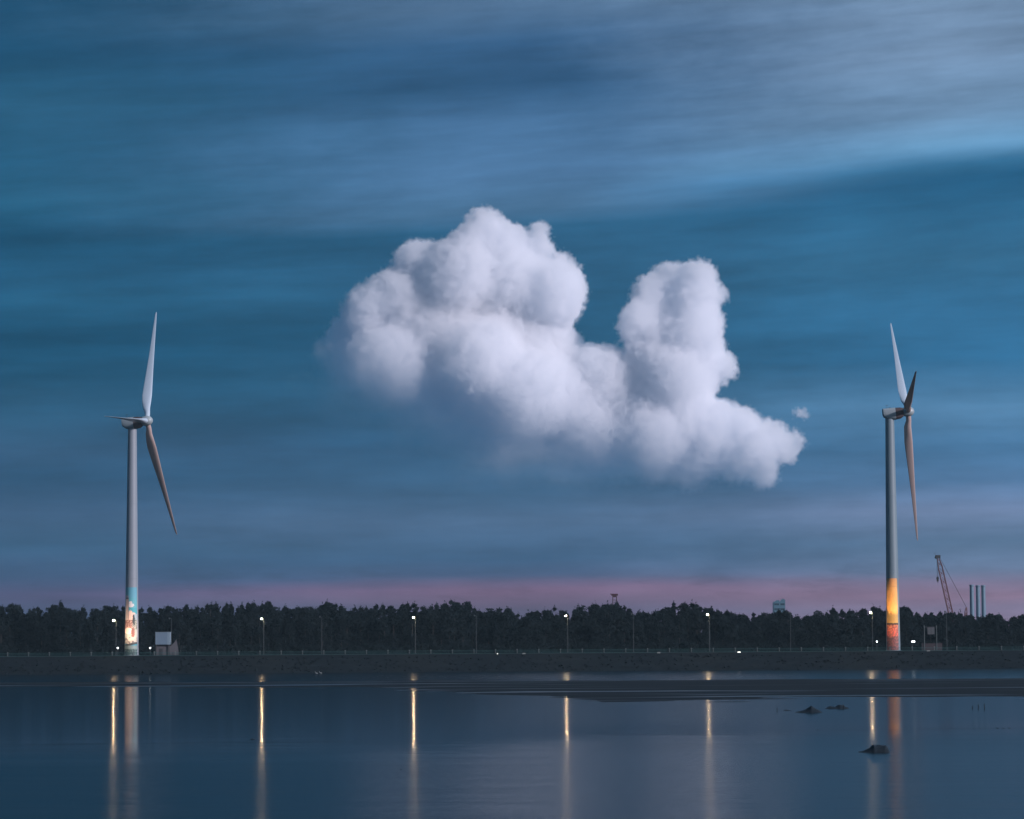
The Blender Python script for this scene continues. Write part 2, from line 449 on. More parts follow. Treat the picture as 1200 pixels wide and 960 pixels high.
o = b.build('riprap', M['rubble']); tag(o, 'dark rubble stones covering the bank slope above the water', 'rubble', kind='stuff')

# ------------------------------------------------------------------ the wood behind the dyke
SKYL = [(-300, 712), (0, 709), (10, 706), (20, 708), (33, 714), (45, 710), (53, 712), (60, 710), (70, 705), (80, 711), (110, 711), (118, 714), (125, 709), (140, 708), (160, 711), (170, 712), (190, 711), (200, 710), (215, 711), (222, 708), (235, 711), (245, 705), (250, 709), (258, 706), (265, 705), (275, 708), (285, 707), (297, 705), (305, 705), (315, 706), (325, 709), (340, 711), (350, 707), (360, 708), (370, 710), (380, 705), (390, 707), (400, 707), (406, 711), (415, 709), (425, 710), (435, 706), (445, 709), (455, 711), (465, 709), (475, 706), (480, 704), (490, 704), (500, 710), (510, 705), (520, 704), (531, 702), (536, 705), (542, 703), (550, 706), (555, 709), (562, 714), (572, 714), (590, 711), (600, 712), (611, 719), (618, 712), (630, 717), (640, 714), (650, 711), (660, 714), (680, 711), (686, 705), (695, 707), (708, 703), (715, 705), (722, 705), (730, 710), (738, 713), (745, 714), (760, 713), (770, 712), (780, 710), (790, 706), (800, 704), (810, 706), (815, 706), (825, 710), (835, 715), (845, 716), (855, 714), (865, 719), (875, 720), (885, 717), (895, 719), (900, 715), (905, 719), (912, 714), (922, 714), (930, 718), (940, 720), (950, 717), (965, 715), (975, 710), (980, 715), (1000, 714), (1010, 713), (1030, 711), (1050, 712), (1058, 709), (1063, 712), (1070, 717), (1080, 720), (1085, 717), (1095, 716), (1105, 717), (1115, 719), (1125, 717), (1133, 720), (1150, 721), (1158, 718), (1165, 720), (1175, 721), (1185, 721), (1195, 716), (1200, 718), (1500, 716)]
SKX = [a for a, _ in SKYL]; SKY_ = [b_ for _, b_ in SKYL]
m_ = bpy.data.materials.new('wood_foliage'); m_.use_nodes = True
t = NT(m_.node_tree)
P = t.n('ShaderNodeNewGeometry').outputs['Position']
nz = t.noise(P, 0.22, 5.0, 0.6); nf = t.noise(P, 1.7, 3.0, 0.6)
c = t.mix(nz, (0.016, 0.026, 0.030, 1), (0.024, 0.037, 0.041, 1))
c = t.mix(t.m('MULTIPLY', nf, 0.5), c, (0.020, 0.032, 0.035, 1))
p = t.n('ShaderNodeBsdfPrincipled', ins={'Base Color': c, 'Roughness': 1.0, 'Specular IOR Level': 0.0})
tl0 = t.n('ShaderNodeBsdfTranslucent', ins={'Color': c})
t.n('ShaderNodeOutputMaterial', ins={0: t.n('ShaderNodeMixShader', ins={0: 0.45, 1: p, 2: tl0})})
M['leaf'] = m_
M['bark'] = mat('bark', (0.04, 0.035, 0.03), 0.9, scale=3)
tri_v = []
def crown(cx, cy, top, rad, base, nleaf, pointy, seed):
    """leaf clusters through the volume of one crown: uneven lobes around a leader"""
    r_ = np.random.default_rng(seed)
    H = top - base
    nl = r_.integers(14, 22)
    hz = r_.uniform(0.10, 0.92, nl); ang = r_.uniform(0, 6.283, nl)
    prof_ = (1.02 - hz) ** (0.6 if pointy else 0.3) * np.minimum(1, hz * 5 + 0.6)
    rr = rad * prof_ * r_.uniform(0.45, 1.05, nl)
    lob = np.stack([rr * np.cos(ang) * 0.75, rr * np.sin(ang) * 0.75, base + H * hz], 1)
    ls = rad * r_.uniform(0.34, 0.62, nl) * (0.75 + 0.3 * (1 - hz))
    lob = np.vstack([lob, [[r_.uniform(-.3, .3), r_.uniform(-.3, .3), top - ls.mean() * 0.5]]]); ls = np.append(ls, ls.mean() * (0.5 if pointy else 1.0))
    idx = r_.integers(0, len(ls), nleaf)
    dv = r_.normal(size=(nleaf, 3)); dv /= np.linalg.norm(dv, axis=1)[:, None]
    cen = lob[idx] + dv * (ls[idx] * r_.uniform(0.55, 1.12, nleaf) ** 1.0)[:, None] * np.array([1, 1, 0.8])
    cen[:, 2] = np.minimum(cen[:, 2], top + r_.uniform(-0.3, 0.15, nleaf))
    sz = r_.uniform(0.22, 0.50, nleaf)[:, None]
    a_ = r_.normal(size=(nleaf, 3)); b_ = r_.normal(size=(nleaf, 3)); c_ = -(a_ + b_) * 0.8
    T = np.stack([cen + a_ * sz * 0.6, cen + b_ * sz * 0.6, cen + c_ * sz * 0.5], 1)
    # a twiggy leader sticking out on some crowns
    if pointy:
        k = 20
        zz = np.linspace(top - 1.2, top + r_.uniform(0.3, 1.0), k)
        cc = np.stack([lob[-1, 0] + r_.normal(size=k) * 0.10, lob[-1, 1] + r_.normal(size=k) * 0.10, zz], 1)
        T = np.vstack([T, np.stack([cc + r_.normal(size=(k, 3)) * 0.16, cc + r_.normal(size=(k, 3)) * 0.16, cc + r_.normal(size=(k, 3)) * 0.16], 1)])
    T += np.array([cx, cy, 0])
    tri_v.append(T)
def top_z(px, D):
    py = float(np.interp(px, SKX, SKY_))
    return pt(px, py, D).z
trunks = MB(); inner = MB()
def blob(cx, cy, z0, z1, r, seed):  # solid core added inside crowns so no light passes between leaves
    n_, k_ = 9, 6
    vv = []
    for j in range(k_ + 1):
        fz = j / k_
        rr_ = r * (math.sin(math.pi * (0.12 + 0.85 * fz)) ** 0.6)
        for i in range(n_):
            th = 6.283 * i / n_
            q_ = rr_ * (0.85 + 0.3 * mn.noise(Vector((cx + math.cos(th), cy + math.sin(th), fz * 3 + seed))))
            vv.append((cx + q_ * math.cos(th), cy + q_ * math.sin(th), z0 + (z1 - z0) * fz))
    fs = [(j * n_ + i, j * n_ + (i + 1) % n_, (j + 1) * n_ + (i + 1) % n_, (j + 1) * n_ + i) for j in range(k_) for i in range(n_)] + [tuple(range(k_ * n_, (k_ + 1) * n_))]
    inner.add(vv, fs)
sid = 0
for row, (dy, step_, dz, nl_) in enumerate([(22, 2.6, -3.6, 1500), (27, 2.8, -1.6, 1900), (33, 2.4, -0.5, 2000), (40, 2.6, -0.1, 1900), (50, 4.0, -0.6, 1000), (64, 6.0, -0.8, 700)]):
    x = -200.0
    while x < 200:
        sid += 1
        D = DT + dy + random.uniform(-2.5, 2.5)
        cx = x + random.uniform(-1, 1)
        px = 600 + cx / D * F
        edge = abs(cx) > 160
        z1 = top_z(px, D) + dz + (random.uniform(-1.3, 0.25) if row in (2, 3) else random.uniform(-1.5, 0.3))
        rad = random.uniform(1.7, 3.0)
        crown(cx, D, z1, rad, Z0 + 0.2 if row < 2 else Z0 + 2.0, int(nl_ * (0.4 if edge else 1)), random.random() < 0.68, sid)
        if row >= 3: blob(cx, D, Z0, z1 - 3.5, rad * 0.5, sid)
        trunks.tube((cx, D, Z0 - 0.1), (cx + random.uniform(-.3, .3), D, z1 - 1.2), 0.16, 0.04, 6)
        x += step_ * random.uniform(0.7, 1.3)
x = -200.0
while x < 200:                                           # undergrowth closing the foot of the wood
    sid += 1
    for dd_, hh_ in ((17.5, 2.6), (30, 4.5), (45, 5.0)):
        crown(x + random.uniform(-.6, .6), DT + dd_ + random.uniform(-1, 1), Z0 + hh_ * random.uniform(0.7, 1.25), random.uniform(1.3, 2.0), Z0 - 0.3, 420, False, sid * 7 + int(dd_))
    x += random.uniform(1.1, 1.8)
T = np.vstack(tri_v).astype(np.float32).reshape(-1, 3)
iv = np.array(inner.v, dtype=np.float32)
tv = np.array(trunks.v, dtype=np.float32)
allv = np.vstack([T, iv, tv])
me = bpy.data.meshes.new('wood')
me.vertices.add(len(allv)); me.vertices.foreach_set('co', allv.ravel())
loops = list(np.arange(len(T), dtype=np.int32)); starts = list(range(0, len(T), 3)); mi_ = [0] * len(starts)
off = len(T)
for mbx, k_, of in ((inner, 0, off), (trunks, 1, off + len(iv))):
    for f_ in mbx.f:
        starts.append(len(loops)); loops.extend(i + of for i in f_); mi_.append(k_)
me.loops.add(len(loops)); me.loops.foreach_set('vertex_index', np.array(loops, dtype=np.int32))
me.polygons.add(len(starts)); me.polygons.foreach_set('loop_start', np.array(starts, dtype=np.int32))
me.materials.append(M['leaf']); me.materials.append(M['bark'])
me.update(calc_edges=True)
me.polygons.foreach_set('material_index', np.array(mi_, dtype=np.int32))
o = bpy.data.objects.new('wood', me); C.objects.link(o)
tag(o, 'dark belt of coastal wood behind the dyke, reading as one mass', 'wood', kind='stuff')

# ------------------------------------------------------------------ cumulus cloud (real volume, 6 km away)
DC = 6000.0
K = DC / F
cc = pt(655, 420, DC)
def make_cloud(name, blobs, vox, ext, label):
    gt = bpy.data.node_groups.new(name + '_field', 'GeometryNodeTree')
    gt.interface.new_socket('Geometry', in_out='OUTPUT', socket_type='NodeSocketGeometry')
    g = NT(gt)
    P = g.n('GeometryNodeInputPosition').outputs[0]
    # billowing: warp the position, then worley puffs at three sizes
    wv = g.vm('SUBTRACT', g.noise(P, 0.010, 3.0, 0.55, col=True), (0.5, 0.5, 0.5))
    Pw = g.vm('ADD', P, g.vm('SCALE', wv, 34.0))
    wv2 = g.vm('SUBTRACT', g.noise(P, 0.045, 4.0, 0.62, col=True), (0.5, 0.5, 0.5))
    Pw = g.vm('ADD', Pw, g.vm('SCALE', wv2, 18.0))
    def worley(s):
        nd = g.n('ShaderNodeTexVoronoi', ins={'Vector': Pw, 'Scale': s})
        return nd.outputs['Distance']
    f = None
    for (bx, by, br, by_off, sq) in blobs:
        ctr = ((bx - 655) * K, by_off * K, (420 - by) * K)
        df = g.vm('SUBTRACT', Pw, ctr)
        if sq != 1: df = g.vm('MULTIPLY', df, (1, sq, 1))
        dd = g.m('SUBTRACT', br * K, g.vm('LENGTH', df))
        f = dd if f is None else g.m('SMOOTH_MAX', f, dd, 26.0)
    bil = g.m('MULTIPLY', g.m('SUBTRACT', 0.52, worley(0.021)), 5.0)
    bil = g.m('ADD', bil, g.m('MULTIPLY', g.m('SUBTRACT', 0.50, worley(0.055)), 10.0))
    bil = g.m('ADD', bil, g.m('MULTIPLY', g.m('SUBTRACT', 0.48, worley(0.12)), 10.0))
    bil = g.m('ADD', bil, g.m('MULTIPLY', g.m('SUBTRACT', g.noise(P, 0.075, 7.0, 0.8), 0.5), 34.0))
    sp_ = g.n('ShaderNodeSeparateXYZ', ins={0: P})
    xp = g.m('ADD', g.m('DIVIDE', sp_.outputs[0], K), 655.0)
    yp = g.m('SUBTRACT', 420.0, g.m('DIVIDE', sp_.outputs[2], K))
    l1 = g.m('ADD', 476.0, g.m('MULTIPLY', g.m('SUBTRACT', xp, 450.0), 0.525))
    l2 = g.m('ADD', 551.0, g.m('MULTIPLY', g.m('SUBTRACT', xp, 650.0), 0.22))
    L = g.m('SUBTRACT', yp, g.m('MINIMUM', l1, l2))
    L = g.m('ADD', L, g.m('MULTIPLY', g.m('SUBTRACT', g.noise(P, 0.010, 4.0, 0.55), 0.5), 70.0))
    fade = g.m('POWER', g.m('SUBTRACT', 1.0, g.step(L, -105.0, 62.0)), 2.6)
    fade = g.m('ADD', fade, g.m('MULTIPLY', g.m('SUBTRACT', 1.0, g.step(L, -10.0, 85.0)), 0.028))
    band = g.m('ADD', 5.0, g.m('MULTIPLY', g.step(L, -40.0, 40.0), 60.0))
    dn = g.m('DIVIDE', g.m('ADD', f, bil), band, clamp=True)
    dens = g.m('MULTIPLY', dn, g.m('ADD', g.m('MULTIPLY', fade, 0.985), 0.0))
    vc = g.n('GeometryNodeVolumeCube')
    g.put(vc, 'Density', dens)
    ex, ey, ez0, ez1 = ext
    vc.inputs['Min'].default_value = (-ex, -ey, ez0); vc.inputs['Max'].default_value = (ex, ey, ez1)
    vc.inputs['Resolution X'].default_value = int(2 * ex / vox)
    vc.inputs['Resolution Y'].default_value = int(2 * ey / vox)
    vc.inputs['Resolution Z'].default_value = int((ez1 - ez0) / vox)
    sm = g.n('GeometryNodeSetMaterial', ins={'Geometry': vc.outputs[0], 'Material': M['cloud']})
    g.n('NodeGroupOutput', ins={0: sm.outputs[0]})
    vol = bpy.data.volumes.new(name)
    o = bpy.data.objects.new(name, vol); C.objects.link(o)
    vol.materials.append(M['cloud'])
    md = o.modifiers.new('field', 'NODES'); md.node_group = gt
    o.location = cc
    tag(o, label, 'cloud')
    return o
m_ = bpy.data.materials.new('cloud_vapour'); m_.use_nodes = True
t = NT(m_.node_tree)
at = t.n('ShaderNodeAttribute', attribute_name='density').outputs['Fac']
pv = t.n('ShaderNodeVolumePrincipled', ins={'Color': (0.976, 0.986, 0.9995, 1), 'Density': 0.065, 'Anisotropy': 0.15})
t.n('ShaderNodeOutputMaterial', ins={'Volume': pv})
M['cloud'] = m_
m_.cycles.volume_sampling = 'MULTIPLE_IMPORTANCE'
random.seed(21)
BL = [(568, 266, 22), (553, 290, 26), (592, 288, 28), (500, 312, 32), (480, 298, 15), (540, 330, 50), (600, 335, 46), (648, 345, 38), (632, 278, 9), (636, 292, 12), (660, 318, 9),
      (432, 368, 34), (470, 352, 42), (515, 395, 68), (408, 390, 26), (388, 416, 22), (405, 445, 36), (455, 440, 58), (590, 400, 64), (630, 412, 50), (560, 470, 58), (640, 470, 62),
      (700, 448, 42), (690, 505, 50), (740, 480, 48), (762, 515, 44), (756, 380, 30), (763, 347, 22), (790, 333, 24), (820, 328, 20), (812, 355, 30), (808, 395, 40), (818, 430, 32),
      (790, 445, 42), (770, 425, 34), (800, 490, 40), (842, 495, 24), (868, 505, 22), (830, 525, 38), (878, 530, 30), (905, 512, 16), (918, 528, 16), (890, 556, 17), (935, 517, 8), (860, 550, 20),
      (500, 480, 46), (480, 500, 40), (560, 515, 46), (620, 535, 34), (440, 470, 34), (520, 510, 50), (600, 530, 48), (680, 540, 40), (420, 480, 40), (937, 488, 4), (634, 268, 8), (674, 318, 5), (658, 303, 7), (470, 505, 46), (545, 535, 42), (395, 470, 40), (350, 455, 22), (610, 470, 60), (560, 430, 60), (690, 470, 50), (845, 345, 8), (852, 432, 12), (720, 535, 36), (765, 540, 32), (805, 548, 32), (655, 545, 34), (846, 380, 6)]
blobs = []
for bx, by, br in BL:
    blobs.append((bx, by, br + 3.5, random.uniform(-0.35, 0.35) * br + (0 if bx < 700 else -10), random.choice((1, 0.75, 0.9))))
make_cloud('cumulus_cloud', blobs, 2.8, (540, 175, -320, 330), 'bright billowing white cumulus cloud with two towering heads over the estuary')

# ------------------------------------------------------------------ wind turbines
def mural_mesh(r0, r1, h0, h1, a0, a1, paint, name, parent):
    """painted skin on the tower: fine quads 3 mm proud, colours are the mural's own paint"""
    NU, NV = 72, 240
    me = bpy.data.meshes.new(name)
    vv = []; ff = []
    for j in range(NV + 1):
        z = h0 + (h1 - h0) * j / NV
        r = r0 + (r1 - r0) * j / NV + 0.012
        for i in range(NU + 1):
            a = a0 + (a1 - a0) * i / NU
            vv.append((r * math.sin(a), -r * math.cos(a), z))
    for j in range(NV):
        for i in range(NU):
            k = j * (NU + 1) + i
            ff.append((k, k + 1, k + NU + 2, k + NU + 1))
    me.from_pydata(vv, [], ff)
    ca = me.color_attributes.new('paint', 'FLOAT_COLOR', 'POINT')
    cols = np.ones((len(vv), 4), dtype=np.float32)
    for j in range(NV + 1):
        for i in range(NU + 1):
            # u: -1..1 apparent position across the tower face, q: 0..1 from bottom to top
            u_ = math.sin(a0 + (a1 - a0) * i / NU); q_ = j / NV
            cols[j * (NU + 1) + i, :3] = paint(u_, q_)
    ca.data.foreach_set('color', cols.ravel())
    me.polygons.foreach_set('use_smooth', [True] * len(ff))
    me.update()
    mt = bpy.data.materials.new(name + '_paint'); mt.use_nodes = True
    t_ = NT(mt.node_tree)
    co_ = t_.n('ShaderNodeTexCoord').outputs['Object']
    at_ = t_.n('ShaderNodeAttribute', attribute_name='paint').outputs['Color']
    wr = t_.mix(t_.m('MULTIPLY', t_.step(t_.noise(co_, 1.6, 6.0, 0.7), 0.5, 0.8), 0.12), at_, (0.25, 0.23, 0.20, 1))
    p_ = t_.n('ShaderNodeBsdfPrincipled', ins={'Base Color': wr, 'Roughness': 0.6})
    t_.n('ShaderNodeOutputMaterial', ins={0: p_})
    me.materials.append(mt)
    o = bpy.data.objects.new(name, me); C.objects.link(o); o.parent = parent
    return o

def sea_mural(u_, q_):
    # q 1 = top (photo y 688), q 0 = foot (y 767); u -1..1 left to right
    y = 688 + (1 - q_) * 79; x = 154 + u_ * 8
    n_ = mn.noise(Vector((x * 0.35, y * 0.3, 2.0))); n2_ = mn.noise(Vector((x * 0.9, y * 0.8, 7.0)))
    c = (0.11, 0.36, 0.46)
    if y > 700: c = (0.10, 0.38, 0.45)
    if y > 712: c = (0.05, 0.34, 0.42)
    def el(cx, cy_, rx, ry, k=0.5): return ((x - cx) / rx) ** 2 + ((y - cy_) / ry) ** 2 < 1 + k * n2_
    if el(154, 709, 3.6, 2.3) or el(153.5, 706, 2, 2): c = (0.62, 0.64, 0.66)      # white cloud
    if el(153, 722, 4, 7, .6) or el(157, 722, 3.4, 4.5, .6): c = (0.66, 0.50, 0.44)  # peach cloud bank
    if y > 719 and x > 157.5 and el(160, 728, 4, 10): c = (0.30, 0.40, 0.46)
    if 147.2 < x < 151.3 and 700 < y < 726:                                        # lighthouse
        c = (0.64, 0.55, 0.50) if x < 150.2 else (0.30, 0.25, 0.25)
        if y < 701.5: c = (0.10, 0.11, 0.16)
    if 147.4 < x < 150.6 and 697.5 < y <= 700: c = (0.35, 0.36, 0.42)
    if 726 < y < 737: c = (0.16, 0.08, 0.07) if n2_ > -0.1 else (0.50, 0.36, 0.32)
    if 726 < y < 737 and x > 156 : c = (0.10, 0.12, 0.10) if n2_ > 0 else (0.35, 0.38, 0.34)
    if el(157.3, 726, 1.5, 6.5, 0.9): c = (0.02, 0.035, 0.04)  # dark conifer
    if 737 <= y < 748: c = (0.30, 0.36, 0.34)
    if el(151, 739, 5.0, 3.6, .5): c = (0.72, 0.60, 0.54)                           # white rock
    if el(156.5, 741, 2.0, 6.0, .7): c = (0.17, 0.07, 0.06)                        # red-brown rock
    if 746 <= y < 754: c = (0.34, 0.36, 0.33) if n_ > -0.15 else (0.12, 0.12, 0.12)
    if 752 < y < 757 and abs(y - 754.5 - (x - 154) * -0.25) < 1.3: c = (0.05, 0.06, 0.06)
    if 756 <= y < 760: c = (0.24, 0.33, 0.31)
    if y >= 760: c = (0.04, 0.09, 0.09) if n2_ < 0.1 else (0.12, 0.20, 0.19)
    return c
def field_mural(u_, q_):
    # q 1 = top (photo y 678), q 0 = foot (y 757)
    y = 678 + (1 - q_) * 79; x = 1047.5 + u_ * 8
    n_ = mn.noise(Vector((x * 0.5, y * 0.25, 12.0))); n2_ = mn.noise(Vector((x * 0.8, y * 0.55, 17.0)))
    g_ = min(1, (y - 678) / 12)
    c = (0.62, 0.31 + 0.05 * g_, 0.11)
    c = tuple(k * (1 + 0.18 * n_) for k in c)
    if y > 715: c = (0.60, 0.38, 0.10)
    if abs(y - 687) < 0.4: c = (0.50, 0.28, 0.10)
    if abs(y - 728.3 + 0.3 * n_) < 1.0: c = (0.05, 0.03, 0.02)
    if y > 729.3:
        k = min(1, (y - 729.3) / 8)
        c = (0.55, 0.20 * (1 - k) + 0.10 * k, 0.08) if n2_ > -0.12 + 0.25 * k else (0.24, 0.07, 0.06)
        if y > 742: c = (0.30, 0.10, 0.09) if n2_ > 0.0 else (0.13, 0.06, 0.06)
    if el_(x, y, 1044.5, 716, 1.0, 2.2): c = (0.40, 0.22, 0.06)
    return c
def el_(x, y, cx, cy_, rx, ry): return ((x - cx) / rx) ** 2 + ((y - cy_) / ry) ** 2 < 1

def blade_mesh(L, hroot, chord_max, prebend=0.0):
    """blade along +Z, leading edge towards +X, thickness along Y; starts at the hub"""
    st = [(0.9, 1.5, 1.0, 0), (2.4, 1.5, 1.0, 0), (4.2, 2.1, 0.62, 10), (6.5, 0.93 * chord_max, 0.36, 9), (8.5, chord_max, 0.27, 7), (11, 0.92 * chord_max, 0.23, 5),
          (16, 0.74 * chord_max, 0.20, 3), (22, 0.54 * chord_max, 0.18, 1.5), (28, 0.38 * chord_max, 0.19, 0.5), (33, 0.25 * chord_max, 0.20, 0), (35.8, 0.17 * chord_max, 0.22, 0), (36.6, 0.07 * chord_max, 0.3, 0)]
    k = L / 36.6
    n = 20; vv = []
    for z, c, th, tw in st:
        z *= k
        for i in range(n):
            a = 2 * math.pi * i / n
            xx = math.cos(a); yy = math.sin(a)
            if th > 0.9: px_, py_ = 0.75 * xx, 0.75 * yy
            else:
                s = (1 - xx) / 2                      # 0 leading edge .. 1 trailing edge
                px_ = c * 0.28 - c * s
                py_ = c * th * 0.5 * yy * (0.35 + 0.65 * (1 - s) ** 0.6) * (1.15 if yy > 0 else 0.75)
            tt = R(tw)
            vv.append((px_ * math.cos(tt) - py_ * math.sin(tt), px_ * math.sin(tt) + py_ * math.cos(tt), z))
    fs = []
    for j in range(len(st) - 1):
        for i in range(n):
            fs.append((j * n + i, j * n + (i + 1) % n, (j + 1) * n + (i + 1) % n, (j + 1) * n + i))
    fs += [tuple(range(n - 1, -1, -1)), tuple(range((len(st) - 1) * n, len(st) * n))]
    return MB().add(vv, fs)

def turbine(px, hub_px, hub_py, hvec, thetas, Lb, label, mural, mname, mtop_y, arcs, twmat, blade_mats, tilt, chord, seg_y=None):
    base = pt(px, 765 - 0.00646 * (px - 600), DT); base.z = Z0
    root = empty('wind_turbine', base, label, 'wind turbine', 'wind turbines on the dyke')
    hubp = pt(hub_px, hub_py, DT) - base
    H = hubp.z - 2.0                                       # tower top below the nacelle
    hvec = Vector(hvec).normalized()
    axis = Vector((hvec.y, -hvec.x, 0)); 
    if axis.x < 0: axis.negate()
    axis_t = (axis * math.cos(tilt) + Vector((0, 0, math.sin(tilt)))).normalized()
    upv = (Vector((0, 0, math.cos(tilt))) - axis * math.sin(tilt)).normalized()
    # tower: bolted conical sections with flanges
    rB, rT = 2.02, 1.27
    rad = lambda z: rB + (rT - rB) * z / H
    pr = [(rB + 0.35, -0.2), (rB + 0.35, 0.25), (rB + 0.01, 0.3)]
    for zz in np.linspace(0.32, H, 28): pr.append((rad(zz), float(zz)))
    MB().lathe(pr, 48).build('tower', twmat, root, smooth=True)
    for zz in (0.34 * H, 0.67 * H):
        fl = MB(); fl.lathe([(rad(zz) + 0.004, zz - 0.10), (rad(zz) + 0.035, zz - 0.07), (rad(zz) + 0.035, zz + 0.07), (rad(zz) + 0.004, zz + 0.10)], 48)
        fl.build('flange', twmat, root, smooth=True)
    mtop = pt(px, mtop_y, DT).z - Z0
    mural_mesh(rad(0.35), rad(mtop), 0.35, mtop, arcs[0], arcs[1], mural, mname, root)
    # nacelle: rounded box along the axis, from behind the tower to the hub
    ov = Vector((hubp.x, hubp.y, 0)).dot(axis) if abs(hubp.x) > 0.1 else 4.6
    hub0 = Vector((0, 0, hubp.z)) + axis * (hubp.x / axis.x)
    def rings(x0, x1, secs, name, m_, zc=0.0):
        mb = MB(); nn = 20; vv = []
        side = axis.cross(upv).normalized()
        for f_, w_, h_, dz in secs:
            cxx = hub0 + axis_t * (x0 + (x1 - x0) * f_) + upv * dz
            for i in range(nn):
                a = 2 * math.pi * i / nn
                ca, sa = math.cos(a), math.sin(a)
                e = 0.5
                vv.append(cxx + side * (w_ * math.copysign(abs(ca) ** e, ca)) + upv * (h_ * math.copysign(abs(sa) ** e, sa)))
        fs = [(j * nn + i, j * nn + (i + 1) % nn, (j + 1) * nn + (i + 1) % nn, (j + 1) * nn + i) for j in range(len(secs) - 1) for i in range(nn)]
        fs += [tuple(range(nn - 1, -1, -1)), tuple(range((len(secs) - 1) * nn, len(secs) * nn))]
        mb.add(vv, fs)
        return mb.build(name, m_, root, smooth=True)
    rings(-7.4, -3.7, [(0, 0.9, 0.9, 0.45), (0.06, 1.45, 1.25, 0.25), (0.3, 1.6, 1.6, -0.12), (1.0, 1.65, 1.78, -0.28)], 'nacelle', M['nacelle'])
    rings(-3.69, -1.45, [(0, 1.6, 1.7, -0.28), (0.6, 1.6, 1.62, -0.22), (1.0, 1.2, 1.25, -0.05)], 'nacelle_collar', M['nacelle_dark'])
    an = MB(); top = hub0 + axis_t * -6.0 + upv * 1.4
    an.tube(top, top + Vector((0, 0, 1.0)), 0.05, 0.03, 6); an.box(top + Vector((0, 0, 1.0)), (0.7, 0.08, 0.08)); MB().box(top + Vector((0.8, 0, 0.1)), (0.4, 0.4, 0.45)).build('cooler', M['steel_dark'], root)
    an.build('weather_mast', M['steel_dark'], root)
    # hub with nose cone
    q = axis_t.to_track_quat('Z', 'Y')
    MB().lathe([(0.9, -1.44), (1.35, -1.1), (1.45, -0.2), (1.40, 0.5), (1.15, 1.15), (0.65, 1.6), (0.2, 1.78), (0.02, 1.8)], 28, hub0, q=q).build('hub', M['nacelle'], root, smooth=True)
    for th, bm_ in zip(thetas, blade_mats):
        dirn = (upv * math.cos(R(th)) + hvec * math.sin(R(th))).normalized()
        xax = axis_t; yax = dirn.cross(xax).normalized()
        Mx = Matrix((xax, yax, dirn)).transposed()
        ob = blade_mesh(Lb, 0, chord).build('blade', bm_, root, smooth=True)
        ob.matrix_local = Matrix.Translation(hub0) @ Mx.to_4x4()
    # door and steps, on the landward side
    dr = MB().box((0, rB + 0.02, 1.6), (0.9, 0.12, 2.1)); dr.build('door', M['steel'], root)
    return root, base

TL, bL = turbine(154.2, 172.5, 493.5, (0.194, 0.981, 0), (27.8, 147.8, 267.8), 38.2, 'white wind turbine whose tower foot carries a painted lighthouse and cloud mural', sea_mural, 'mural', 688.5,
        (-1.15, 1.05), M['tower'], (M['blade'], M['blade_warm'], M['blade']), R(4.9), 2.85)
TR, bR = turbine(1047.0, 1064.0, 482.5, (0.045, 0.999, 0), (162.4, 282.4, 42.4), 38.9, 'grey wind turbine whose tower foot is floodlit orange and red', field_mural, 'mural', 678.0,
        (-1.25, 0.72), M['tower_grey'], (M['blade_warm'], M['blade_warm'], M['blade']), R(4.9), 2.4)

# ------------------------------------------------------------------ floodlights at the turbine feet
def aim_spot(parent, loc, target, energy, color, size, blend, rad_=0.15):
    ld = bpy.data.lights.new('spot_beam', 'SPOT')
    ld.energy = energy; ld.color = color; ld.spot_size = R(size); ld.spot_blend = blend; ld.shadow_soft_size = rad_
    ob = bpy.data.objects.new('spot_beam', ld); C.objects.link(ob)
    ob.parent = parent
    dv = Vector(target) - (parent.location + Vector(loc))
    ob.location = loc
    ob.rotation_euler = (-dv).to_track_quat('Z', 'Y').to_euler()
    ob['label'] = 'beam of the floodlight'
    return ob
def floodlight(px, py, label, wide, target, beams, color, D=DT - 7.3):
    top = pt(px, py, D)
    r = empty('floodlight', (top.x, top.y, Z0 + 0.12), label, 'floodlight', 'low floodlights at the turbine feet')
    h = top.z - Z0 - 0.12
    MB().tube((0, 0, 0), (0, 0, h - 0.35), 0.07, 0.06, 8).build('post', M['steel'], r)
    MB().box((0, 0.12, h), (wide, 0.22, 0.5)).box((0, -0.06, h + 0.27), (wide + 0.06, 0.5, 0.03)).build('housing', M['steel_dark'], r)
    MB().lathe([(0.18, -0.05), (0.23, 0.0), (0.19, 0.10), (0.08, 0.15)], 14, (0, -0.14, h), q=Vector((0, -1, 0)).to_track_quat('Z', 'Y')).build('lamp_glass', M['flood'], r, smooth=True)
    if wide > 0.7:
        MB().lathe([(0.2, -0.05), (0.26, 0.0), (0.22, 0.12), (0.1, 0.18)], 14, (0.5, -0.14, h), q=Vector((0, -1, 0)).to_track_quat('Z', 'Y')).build('lamp_glass', M['flood'], r, smooth=True)
    for z_lo, z_hi, en, bl in beams:
        src = Vector((top.x, D + 0.2, top.z + 0.4)); tb = Vector(target)
        hd = math.hypot(tb.x - src.x, tb.y - src.y)
        e0 = math.atan2(Z0 + z_lo - src.z, hd); e1 = math.atan2(Z0 + z_hi - src.z, hd)
        zc = src.z + hd * math.tan((e0 + e1) / 2)
        aim_spot(r, (0, 0.2, h + 0.4), (tb.x, tb.y, zc), en, color, math.degrees(e1 - e0), bl)
    return r
def tw(base): return (base.x, base.y - 1.9, Z0)
WARM = (1.0, 0.62, 0.42); ORG = (1.0, 0.52, 0.20)
BL_ = [(3, 34, 6000, 1.0), (-1, 12, 420, 0.8)]
BR_ = [(10.5, 22.6, 14000, 0.6), (3.5, 15, 1900, 0.9), (0.5, 8, 420, 0.9)]
